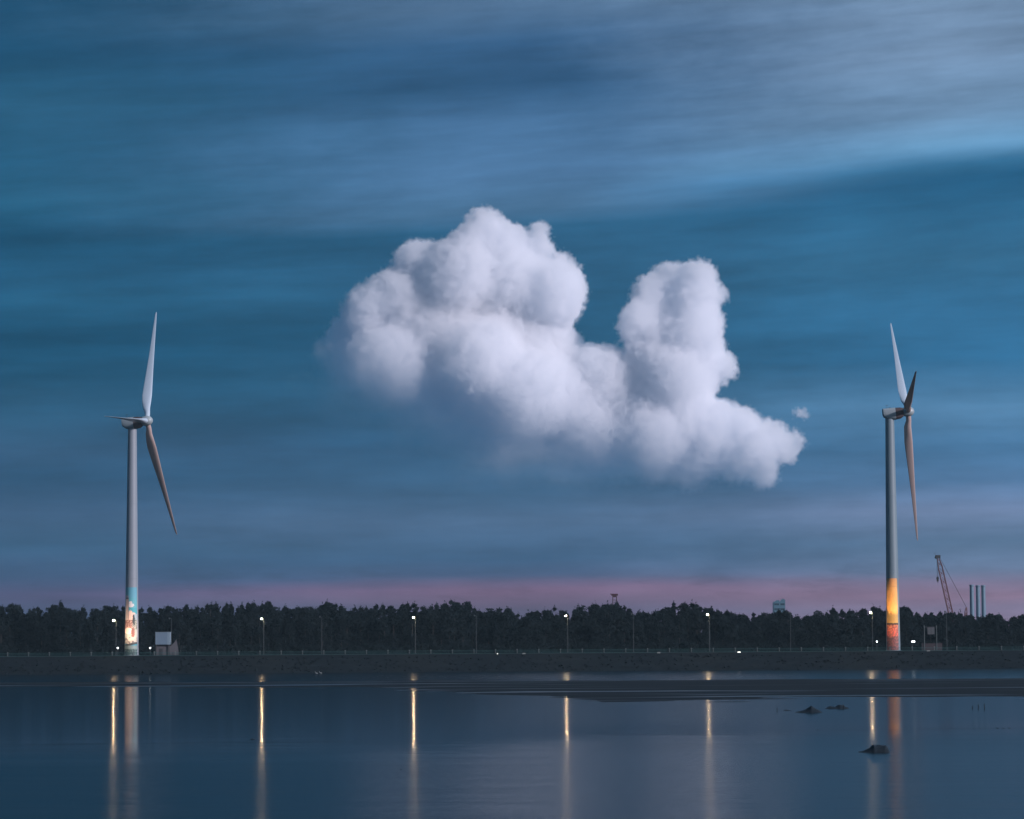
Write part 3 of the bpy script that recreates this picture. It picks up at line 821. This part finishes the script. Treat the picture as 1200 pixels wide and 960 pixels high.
floodlight(138, 759.5, 'low floodlight on a short post just left of the mural turbine foot', 0.5, tw(bL), BL_, WARM)
floodlight(176, 759.5, 'low floodlight between the mural turbine foot and the pale box kiosk', 0.5, tw(bL), BL_, WARM)
floodlight(1027.5, 752, 'low single floodlight just left of the orange lit turbine foot', 0.5, tw(bR), BR_, ORG)
floodlight(1069, 752, 'wide twin floodlight just right of the orange lit turbine foot', 1.1, tw(bR), BR_, ORG)

# ------------------------------------------------------------------ street lamps along the promenade
def street_lamp(h, lit):
    r = bpy.data.objects.new('street_lamp', None); C.objects.link(r)
    MB().tube((0, 0, 0), (0, 0, h), 0.085, 0.045, 10).tube((0, 0, 0), (0, 0, 0.7), 0.13, 0.12, 10).build('pole', M['steel'], r, smooth=True)
    MB().tube((0, 0, h - 0.15), (-0.35, -0.5, h + 0.12), 0.04, 0.035, 8).tube((-0.35, -0.5, h + 0.12), (-0.5, -0.75, h + 0.13), 0.035, 0.035, 8).build('arm', M['steel'], r)
    hd = MB().lathe([(0.10, 0.28), (0.26, 0.12), (0.30, 0.06), (0.28, 0.02)], 16, (-0.5, -0.9, h)).build('lamp_head', M['steel_dark'], r, smooth=True)
    MB().lathe([(0.06, -0.22), (0.15, -0.18), (0.20, -0.08), (0.21, 0.01)], 16, (-0.5, -0.9, h)).build('bulb', M['lamp'] if lit else M['postc'], hd, smooth=True)
    return r
LIT = [(134, 727), (307, 725), (484.5, 723.5), (663, 721.5), (829, 720), (1020, 717.7)]
LL = ['lit street lamp beside the mural turbine, leftmost of the glowing ones', 'lit street lamp with a round glow, second from the left of the glowing ones', 'lit street lamp, third from the left of the glowing ones',
      'lit street lamp left of the dark gantry on the skyline', 'lit street lamp left of the blue grey buildings on the skyline', 'lit street lamp nearest the orange lit turbine foot']
proto = {}
for (x, y), lb in zip(LIT, LL):
    D = DW + 2.4
    tp = pt(x, y, D)
    h = tp.z - Z0 - 0.12
    if 'l' not in proto: o = proto['l'] = street_lamp(11.0, True)
    else: o = copy_tree(proto['l'])
    o.location = (tp.x + 0.5, D, Z0 + 0.12); o.scale = (1, 1, h / 11.0)
    tag(o, lb, 'street lamp', 'lit street lamps along the promenade')
UN = [(201, 725), (377, 723), (558, 721.5), (742, 719.5), (926, 718), (1109, 717)]
UL = ['unlit thin lamp post behind the pale box kiosk', 'unlit thin lamp post between the second and third glowing lamps', 'unlit thin lamp post between the third and fourth glowing lamps',
      'unlit thin lamp post just right of the dark gantry on the skyline', 'unlit thin lamp post just right of the blue grey buildings on the skyline', 'unlit thin lamp post near the foot of the crane boom']
for (x, y), lb in zip(UN, UL):
    D = DT + 14
    tp = pt(x, y, D)
    if 'u' not in proto: o = proto['u'] = street_lamp(11.0, False)
    else: o = copy_tree(proto['u'])
    o.location = (tp.x, D, Z0); o.scale = (1, 1, (tp.z - Z0) / 11.0)
    tag(o, lb, 'street lamp', 'unlit lamp posts in front of the wood')

# ------------------------------------------------------------------ railing on top of the bank
fence = empty('railing', (0, DW + 1.2, Z0), 'long teal railing with pale concrete posts along the top of the bank', 'railing')
me0 = None
x_list = [9 + 24.4 * k + 0.02 * k * k for k in range(-2, 50)]
for px in x_list:
    X_ = pt(px, 765 - 0.00646 * (px - 600), DW + 1.2).x
    if me0 is None:
        mb = MB().box((0, 0, 0.55), (0.22, 0.22, 1.1)).box((0, 0, 1.17), (0.44, 0.36, 0.14)).box((0, 0, 1.29), (0.32, 0.28, 0.10))
        o = mb.build('post', M['postc'], fence); me0 = o.data
    else:
        o = bpy.data.objects.new('post', me0); C.objects.link(o); o.parent = fence
    o.location = (X_, 0, 0)
xa = pt(x_list[0], 770, DW + 1.2).x; xb = pt(x_list[-1], 760, DW + 1.2).x
for z_, r_ in ((0.18, 0.06), (0.62, 0.035), (1.0, 0.045)):
    MB().tube((xa, 0.16, z_), (xb, 0.16, z_), r_, r_, 8).build('rail', M['rail'], fence)
curb = MB().box((0, 0.05, -0.04), (xb - xa + 200, 0.5, 0.3)); curb.build('kerb', M['concrete'], fence)

# ------------------------------------------------------------------ pale box kiosk and canvas sail by the left turbine
D = DT - 1
a = pt(182, 755.5, D); c_ = pt(199, 741, D)
r = empty('box_kiosk', ((a.x + c_.x) / 2, D + 1.5, Z0), 'pale blue box shaped kiosk raised on a dark base right of the mural turbine', 'kiosk')
wz, h0, h1 = c_.x - a.x, a.z - Z0, c_.z - Z0
MB().box((-0.35, 0, (h0 + h1) / 2), (wz - 0.75, 3.0, h1 - h0)).build('box_body', M['boxpaint'], r)
MB().box((wz / 2 - 0.36, 0.01, (h0 + h1) / 2 + 0.01), (0.72, 3.05, h1 - h0 + 0.05)).build('side_panel', M['boxside'], r)
MB().box((0, 0, h1 + 0.06), (wz + 0.2, 3.2, 0.10)).build('roof_edge', M['boxside'], r)
mb = MB().box((0, 0.3, h0 / 2), (wz - 0.6, 2.2, h0 - 0.02))
mb.build('base', M['canvas'], r)
for sx_ in (-1, 1):
    MB().box((sx_ * (wz / 2 - 0.2), -1.2, h0 / 2 - 0.01), (0.22, 0.22, h0 - 0.04)).build('leg', M['steel_dark'], r)
MB().box((-0.5, -0.83, 1.1), (1.0, 0.08, 2.1)).build('door', M['steel_dark'], r)
# little sloping boards at its left foot
a = pt(204.5, 768, D); tp = pt(206.5, 749, D)
r = empty('peaked_shelter', (a.x, D + 1, Z0), 'grey peaked shelter with a pointed top at the right of the pale kiosk', 'shelter')
hh_ = tp.z - Z0
mb = MB()
pts2 = [(-1.7, 0.3), (-1.65, 2.7), (-0.9, 3.1), (0.1, hh_ * 0.86), (0.35, hh_), (0.6, hh_ * 0.8), (0.9, 2.2), (1.1, 0.3)]
vv = [(x_, -0.35 + 0.25 * (z_ / hh_), z_) for x_, z_ in pts2] + [(x_ * 0.9, 1.2 - 0.6 * (z_ / hh_), z_) for x_, z_ in pts2]
n_ = len(pts2)
mb.add(vv, [tuple(range(n_ - 1, -1, -1))[::-1], tuple(range(n_, 2 * n_))] + [(i, (i + 1) % n_, n_ + (i + 1) % n_, n_ + i) for i in range(n_)])
mb.build('canopy', M['canvas'], r)
for x_ in (-1.4, -0.5, 0.3, 0.95):
    MB().tube((x_, -0.36, 0), (x_, -0.34, 0.9), 0.07, 0.07, 6).build('leg', M['steel_dark'], r)
MB().tube((1.3, 0, 0), (1.9, 0, 2.9), 0.05, 0.04, 6).tube((1.9, 0, 2.9), (2.5, 0, 2.7), 0.04, 0.03, 6).build('prop_pole', M['steel'], r)

# ------------------------------------------------------------------ sign frame by the right turbine
D = DT - 1
a = pt(1083.5, 757, D); b2 = pt(1097.5, 733, D)
r = empty('notice_frame', ((a.x + b2.x) / 2, D, Z0), 'pale two post frame holding a faded panel, on a low brown wall', 'notice frame')
wz = b2.x - a.x; hz_ = b2.z - Z0
for sx_ in (-1, 1): MB().box((sx_ * wz / 2, 0, hz_ / 2), (0.16, 0.16, hz_)).build('post', M['postc'], r)
mb = MB().box((0.15, 0, hz_ - 1.55), (wz - 1.5, 0.08, 2.0))
mb.build('panel', M['canvas'], r)
for k in range(5): MB().tube((-0.75 + k * 0.42, -0.07, hz_ - 2.4), (-0.68 + k * 0.42, -0.07, hz_ - 0.75), 0.07, 0.05, 6).build('panel_bar', M['postc'], r)
MB().box((0, 0, hz_ - 0.45), (wz, 0.08, 0.08)).build('crossbar', M['steel'], r)
mb = MB().box((0.4, 0.4, 1.05), (5.8, 0.5, 2.1)).box((0.4, 0.4, 2.18), (6.0, 0.7, 0.14)); mb.build('base_wall', M['brick'], r)

# ------------------------------------------------------------------ crawler crane behind the wood
D = 1010.0
foot = pt(1117.5, 728, D); tip = pt(1099.5, 654, D)
base = Vector((foot.x + 1.5, D, Z0))
r = empty('crawler_crane', base, 'red lattice boom crane rising behind the wood near the three blue stacks', 'crane')
def lattice(a_, b_, w0, w1, n_, name, m_, tip_w=None):
    a_ = Vector(a_); b_ = Vector(b_)
    ax = (b_ - a_).normalized(); s1 = Vector((0, 1, 0)); s2 = ax.cross(s1).normalized()
    mb = MB(); prev = None
    for k in range(n_ + 1):
        f_ = k / n_
        w_ = (w0 + (w1 - w0) * f_) * (min(1, 0.35 + f_ * 5)) * (min(1, 0.4 + (1 - f_) * 6))
        c0 = a_ + (b_ - a_) * f_
        cs = [c0 + s1 * (w_ * i / 2) + s2 * (w_ * j / 2) for i, j in ((-1, -1), (1, -1), (1, 1), (-1, 1))]
        for i in range(4): mb.tube(cs[i], cs[(i + 1) % 4], 0.05, 0.05, 5)
        if prev:
            for i in range(4):
                mb.tube(prev[i], cs[i], 0.10, 0.10, 6)
                mb.tube(prev[i], cs[(i + 1) % 4], 0.055, 0.055, 5)
                if k % 2: mb.tube(prev[(i + 1) % 4], cs[i], 0.055, 0.055, 5)
        prev = cs
    return mb.build(name, m_, r)
L0 = lambda p_: Vector(p_) - base
bfoot = Vector((-0.3, 0, 2.0))
lattice(bfoot, L0(tip), 1.5, 1.35, 20, 'boom', M['crane_red'])
tl = L0(tip)
mb = MB().box(tl + Vector((-0.1, 0, 0.45)), (1.5, 1.2, 1.0)).tube(tl + Vector((-0.7, -0.4, 0.2)), tl + Vector((-0.7, 0.4, 0.2)), 0.45, 0.45, 12).tube(tl + Vector((-0.9, 0, 0.8)), tl + Vector((-1.2, 0, 1.8)), 0.07, 0.05, 6)
mb.build('boom_head', M['steel_dark'], r)
hk = L0(pt(1098.7, 678, D))
MB().tube((hk.x - 0.1, 0.1, tl.z), (hk.x - 0.1, 0.1, hk.z), 0.05, 0.05, 5).build('hoist_rope', M['cable'], r)
MB().tube((hk.x + 0.15, -0.1, tl.z), (hk.x + 0.15, -0.1, hk.z), 0.05, 0.05, 5).build('hoist_rope', M['cable'], r)
hb = MB().box((hk.x, 0, hk.z - 0.2), (0.62, 0.5, 1.5)).tube((hk.x, -0.3, hk.z), (hk.x, 0.3, hk.z), 0.4, 0.4, 12)
hb.tube((hk.x, 0, hk.z - 0.9), (hk.x + 0.15, 0, hk.z - 1.35), 0.10, 0.08, 6).tube((hk.x + 0.15, 0, hk.z - 1.35), (hk.x - 0.15, 0, hk.z - 1.5), 0.08, 0.05, 6).build('hook_block', M['steel_dark'], r)
mt = L0(pt(1132.5, 712, D))
lattice(Vector((1.5, 0, 2.0)), mt, 0.8, 0.7, 8, 'mast', M['crane_red'])
MB().tube(tl + Vector((0.4, 0.1, 0.4)), mt, 0.055, 0.055, 5).build('stay_rope', M['cable'], r)
MB().tube(tl + Vector((0.4, -0.4, 0.3)), mt + Vector((0, -0.4, 0)), 0.04, 0.04, 5).build('stay_rope', M['cable'], r)
for s_ in (-1, 1):
    mb = MB(); mb.box((0, s_ * 2.2, 0.5), (6.4, 0.9, 1.0)); mb.tube((-3.2, s_ * 2.2 - 0.45, 0.5), (-3.2, s_ * 2.2 + 0.45, 0.5), 0.5, 0.5, 12); mb.tube((3.2, s_ * 2.2 - 0.45, 0.5), (3.2, s_ * 2.2 + 0.45, 0.5), 0.5, 0.5, 12)
    mb.build('crawler_track', M['steel_dark'], r)
MB().box((1.2, 0, 1.9), (6.0, 3.0, 1.6)).box((3.9, 0, 2.0), (1.2, 3.2, 1.9)).box((-1.3, -1.2, 2.2), (1.6, 1.1, 2.0)).build('crane_body', M['crane_red'], r)

# ------------------------------------------------------------------ three blue stacks
D = 1350.0
SL = ['tall blue grey steel stack, left of the group of three by the crane', 'tall blue grey steel stack, middle of the group of three by the crane', 'tall blue grey steel stack, right of the group of three by the crane']
for k, (xc, ty) in enumerate(((1138.6, 685.3), (1145.8, 686), (1152.2, 686))):
    tp = pt(xc, ty, D)
    r = empty('steel_stack', (tp.x, D, Z0), SL[k], 'chimney', 'three blue grey steel stacks')
    h = tp.z - Z0; w_ = 0.86
    MB().lathe([(w_ * 1.15, -0.2), (w_ * 1.1, h * 0.5), (w_, h - 0.4)], 28).build('shaft', M['tube'], r, smooth=True)
    MB().lathe([(w_ + 0.06, h - 0.75), (w_ + 0.18, h - 0.62), (w_ + 0.18, h - 0.1), (w_ + 0.05, h)], 28).build('rim', M['tube'], r, smooth=True)
    for zz in np.linspace(h * 0.3, h * 0.9, 5): MB().lathe([(w_ * 1.08, zz - 0.06), (w_ * 1.08 + 0.05, zz), (w_ * 1.08, zz + 0.06)], 28).build('seam_ring', M['tube'], r)

# ------------------------------------------------------------------ far blue-grey building with notched roof
D = 1900.0
a = pt(906.3, 716, D); b2 = pt(920, 716, D)
tl_ = pt(909, 704, D).z - Z0; tr_ = pt(918, 702.5, D).z - Z0; tm = pt(912.5, 705.5, D).z - Z0
r = empty('office_building', ((a.x + b2.x) / 2, D, Z0), 'distant blue grey building with a notched roof above the trees', 'building')
W_ = b2.x - a.x
def prism(mb, pts_, y0, y1):
    n_ = len(pts_); vv = [(x_, y0, z_) for x_, z_ in pts_] + [(x_, y1, z_) for x_, z_ in pts_]
    return mb.add(vv, [tuple(range(n_)), tuple(range(2 * n_ - 1, n_ - 1, -1))] + [(i, n_ + i, n_ + (i + 1) % n_, (i + 1) % n_) for i in range(n_)])
mb = MB(); prism(mb, [(-W_ / 2, 0), (W_ * 0.02, 0), (W_ * 0.02, tm), (-W_ * 0.08, tl_ + 0.4), (-W_ * 0.28, tl_), (-W_ / 2, tl_ - 1.2)], -3, 5); mb.build('left_block', M['glassb'], r)
mb = MB(); prism(mb, [(W_ * 0.025, 0), (W_ / 2, 0), (W_ / 2, tr_ - 0.3), (W_ * 0.30, tr_ + 0.4), (W_ * 0.12, tm + 0.7), (W_ * 0.025, tm)], -2.2, 6); mb.build('right_block', M['glassb'], r)
for zz in np.arange(8, tl_ - 2, 3.0):
    MB().box((-W_ * 0.24, -3.03, zz), (W_ * 0.40, 0.1, 1.1)).build('window_band', M['window'], r)
    MB().box((W_ * 0.26, -2.23, zz), (W_ * 0.36, 0.1, 1.1)).build('window_band', M['window'], r)

# ------------------------------------------------------------------ dark gantry above the trees
D = 1120.0
a = pt(717.3, 697, D); b2 = pt(723.3, 697, D); tz = pt(720, 696, D).z - Z0; mz = pt(720, 700, D).z - Z0
r = empty('gantry_crane', ((a.x + b2.x) / 2, D, Z0), 'small dark maroon gantry frame standing above the trees', 'gantry')
W_ = b2.x - a.x
MB().box((0, 0, tz - 0.35), (W_ + 0.5, 1.6, 0.7)).box((-0.1, 0, tz - 0.95), (W_ * 0.75, 1.3, 0.55)).box((-W_ / 2 - 0.3, 0, tz - 0.1), (0.7, 0.3, 0.3)).build('girder', M['gantry'], r)
for sx_ in (-1, 1):
    for sy_ in (-1, 1):
        MB().tube((sx_ * W_ * 0.52, sy_ * 1.0, 0), (sx_ * W_ * 0.36, sy_ * 0.6, tz - 0.9), 0.16, 0.14, 6).build('leg', M['gantry'], r)
MB().box((0, 0, mz - 1.0), (W_ * 0.9, 1.3, 0.14)).tube((-W_ * .45, -0.7, mz - 2.5), (W_ * .42, -0.7, mz - 1), 0.06, 0.06, 5).build('brace', M['gantry'], r)

# ------------------------------------------------------------------ mud lumps, stones and sticks in the water
def at_water(x, y):
    r_ = ROT @ Vector(((x - 600) / F, (480 - y) / F, -1)); k = -CAMZ / r_.z
    return Vector((r_.x * k, r_.y * k, 0))
def lump(name, x, y, prof_, depth, label, cat, group=None, seed=1):
    """low rock with the given side outline (photo px: dx, height)"""
    c0 = at_water(x, y); s = c0.y / F
    n_ = len(prof_); rows = 9; vv = []
    for j in range(rows):
        f_ = j / (rows - 1) * 2 - 1
        for i, (dx, h_) in enumerate(prof_):
            hh2 = h_ * s * max(0, 1 - f_ * f_) ** 0.6
            nn = mn.noise(Vector((dx * 0.25, f_ * 2.1, seed)))
            vv.append((dx * s * (1 - 0.25 * f_ * f_) + nn * 0.03, f_ * depth + nn * 0.1, hh2 * (1 + 0.35 * nn) - 0.04))
    fs = [(j * n_ + i, j * n_ + i + 1, (j + 1) * n_ + i + 1, (j + 1) * n_ + i) for j in range(rows - 1) for i in range(n_ - 1)]
    o_ = MB().add(vv, fs).build(name, M['rock'], None, smooth=True, loc=c0)
    return tag(o_, label, cat, group)
def dens_prof(p_, k=4):
    out = []
    for i in range(len(p_) - 1):
        for j in range(k):
            f_ = j / k; out.append((p_[i][0] + (p_[i + 1][0] - p_[i][0]) * f_, p_[i][1] + (p_[i + 1][1] - p_[i][1]) * f_))
    return out + [p_[-1]]
lump('mud_rock', 1024, 881.5, dens_prof([(-22, 0), (-12, 2.5), (-6, 5.0), (-1, 8.8), (6, 8.0), (13, 8.2), (17, 5.5), (19, 0)]), 0.9, 'dark rock with a long low left tip in the near water below the orange turbine', 'rock', seed=2)
lump('mud_rock', 948, 835.0, dens_prof([(-17, 0.5), (-10, 2.2), (-4, 4.0), (2, 7.5), (7, 5.5), (12, 3.0), (16, 0.5)]), 1.6, 'dark lumpy rock mound in the water below the mudflat, with low bits to its left', 'rock', seed=5)
lump('mud_rock', 922, 832.8, dens_prof([(-5, 0.4), (-1, 1.6), (4, 0.9), (8, 0.3)]), 0.8, 'thin low strip of mud just left of the lumpy rock mound', 'rock', seed=6)
lump('mud_rock', 977, 830.5, dens_prof([(-10, 0.6), (-4, 3.0), (2, 2.6), (7, 5.0), (13, 3.2), (18, 0.8)]), 1.8, 'low dark mud hummock just right of the lumpy rock mound', 'rock', seed=7)
lump('mud_rock', 297, 866.5, dens_prof([(-5, 0.2), (-2, 1.7), (2, 1.2), (5, 0.2)]), 0.4, 'small dark stone in the water left of the second lamp reflection', 'rock', seed=8)
lump('mud_rock', 470, 901.8, dens_prof([(-2.2, 0.2), (-0.6, 1.8), (0.6, 1.6), (2.2, 0.2)]), 0.2, 'tiny dark stone alone in the near water left of the third lamp reflection', 'rock', seed=9)
lump('mud_rock', 958, 855.0, dens_prof([(-4, 0.2), (0, 1.1), (4, 0.2)]), 0.3, 'tiny dark mud speck in the water below the lumpy rock mound', 'rock', seed=10)
for k, x in enumerate((1169, 1176, 1183)):
    lump('mud_rock', x, 853.6, dens_prof([(-2.6, 0.2), (0, 1.3), (2.6, 0.2)]), 0.3, ['left', 'middle', 'right'][k] + ' one of three dark specks of mud in the water near the right edge', 'rock', 'three mud specks by the right edge', seed=11 + k)
def stick(x, y, h_, lean, label, group=None):
    c0 = at_water(x, y); s = c0.y / F
    mb = MB().tube((0, 0, -0.2), (lean * s, 0, h_ * s * 0.55), 0.05, 0.04, 6).tube((lean * s, 0, h_ * s * 0.55), (lean * s * 0.4, 0, h_ * s), 0.04, 0.02, 6)
    return tag(mb.build('stake', M['rock'], None, loc=c0), label, 'stake', group)
stick(910.5, 834, 5, 0.3, 'short dark stake standing in the water left of the lumpy rock mound')
for k, (x, h_) in enumerate(((988, 6), (1140, 4), (1146, 6), (1154, 6.5))):
    stick(x, 831, h_, 0.6 * (-1) ** k, ['dark stake right of the mud hummock below the bar', 'short dark stake, left of three by the right end of the mudflat', 'dark stake, middle of three by the right end of the mudflat', 'tallest dark stake, right of three by the right end of the mudflat'][k])
# pale debris on the shallows and along the bank foot
def wader(x, y, s_, label):
    c0 = at_water(x, y)
    r_ = empty('white_egret', c0, label, 'bird', 'white egrets wading near the bank')
    b_ = MB().lathe([(0.02, -0.5), (0.14, -0.3), (0.2, 0.0), (0.15, 0.25), (0.06, 0.42)], 12, (0, 0, 0.45), q=Vector((-1, 0, 0.25)).to_track_quat('Z', 'Y'))
    b_.tube((-0.36, 0, 0.55), (-0.5, 0, 0.8), 0.06, 0.045, 8).tube((-0.5, 0, 0.8), (-0.44, 0, 1.0), 0.045, 0.05, 8).lathe([(0.02, -0.1), (0.07, 0), (0.02, 0.12)], 8, (-0.5, 0, 1.02), q=Vector((-1, 0, 0)).to_track_quat('Z', 'Y'))
    b_.build('body', M['pale'], r_, smooth=True)
    for k_ in (-0.06, 0.08): MB().tube((k_, 0, -0.1), (k_, 0, 0.35), 0.02, 0.02, 6).build('leg', M['steel_dark'], r_)
    MB().tube((-0.6, 0, 1.02), (-0.78, 0, 0.99), 0.02, 0.008, 6).build('beak', M['steel_dark'], r_)
    r_.scale = (s_, s_, s_)
wader(371, 790.5, 0.75, 'tiny white egret in the shallows right of the second lamp, left of a pair')
wader(376, 790.2, 0.75, 'tiny white egret in the shallows right of the second lamp, right of a pair')

# pale markers on top of the bank
for x, y, wd, em, lb in ((866, 763.6, 1.0, True, 'low white glowing marker box at the bank top under the fifth lamp'), (614, 766.0, 0.9, False, 'small pale marker stone at the bank top left of centre'),
                         (772, 764.3, 0.9, False, 'small pale marker stone at the bank top right of centre'), (1088, 761.8, 0.9, False, 'small pale marker stone at the bank top under the notice frame'), (583, 766.2, 0.3, True, 'tiny glowing marker light at the bank top near the centre')):
    p0 = pt(x, y, DW + 0.6)
    r = empty('marker_block', (p0.x, p0.y, Z0 - 0.15), lb, 'marker')
    MB().box((0, 0, 0.16), (wd, 0.4, 0.3)).box((0, 0, 0.34), (wd * 0.8, 0.32, 0.06)).build('block', M['pale'], r)
    if em: MB().box((0, -0.22, 0.2), (wd * 0.8, 0.05, 0.18)).build('light_strip', M['point'], r)

# ------------------------------------------------------------------ evening haze round the whole scene
m_ = bpy.data.materials.new('haze'); m_.use_nodes = True
t = NT(m_.node_tree)
pv = t.n('ShaderNodeVolumePrincipled', ins={'Color': (0.60, 0.88, 1.0, 1), 'Density': 0.000050, 'Anisotropy': 0.0})
t.n('ShaderNodeOutputMaterial', ins={'Volume': pv})
o = MB().box((0, 850, 59.0), (8400, 3700, 122.0)).build('haze', m_)
tag(o, 'thin blue evening haze lying over the water and the shore', 'haze', kind='stuff')
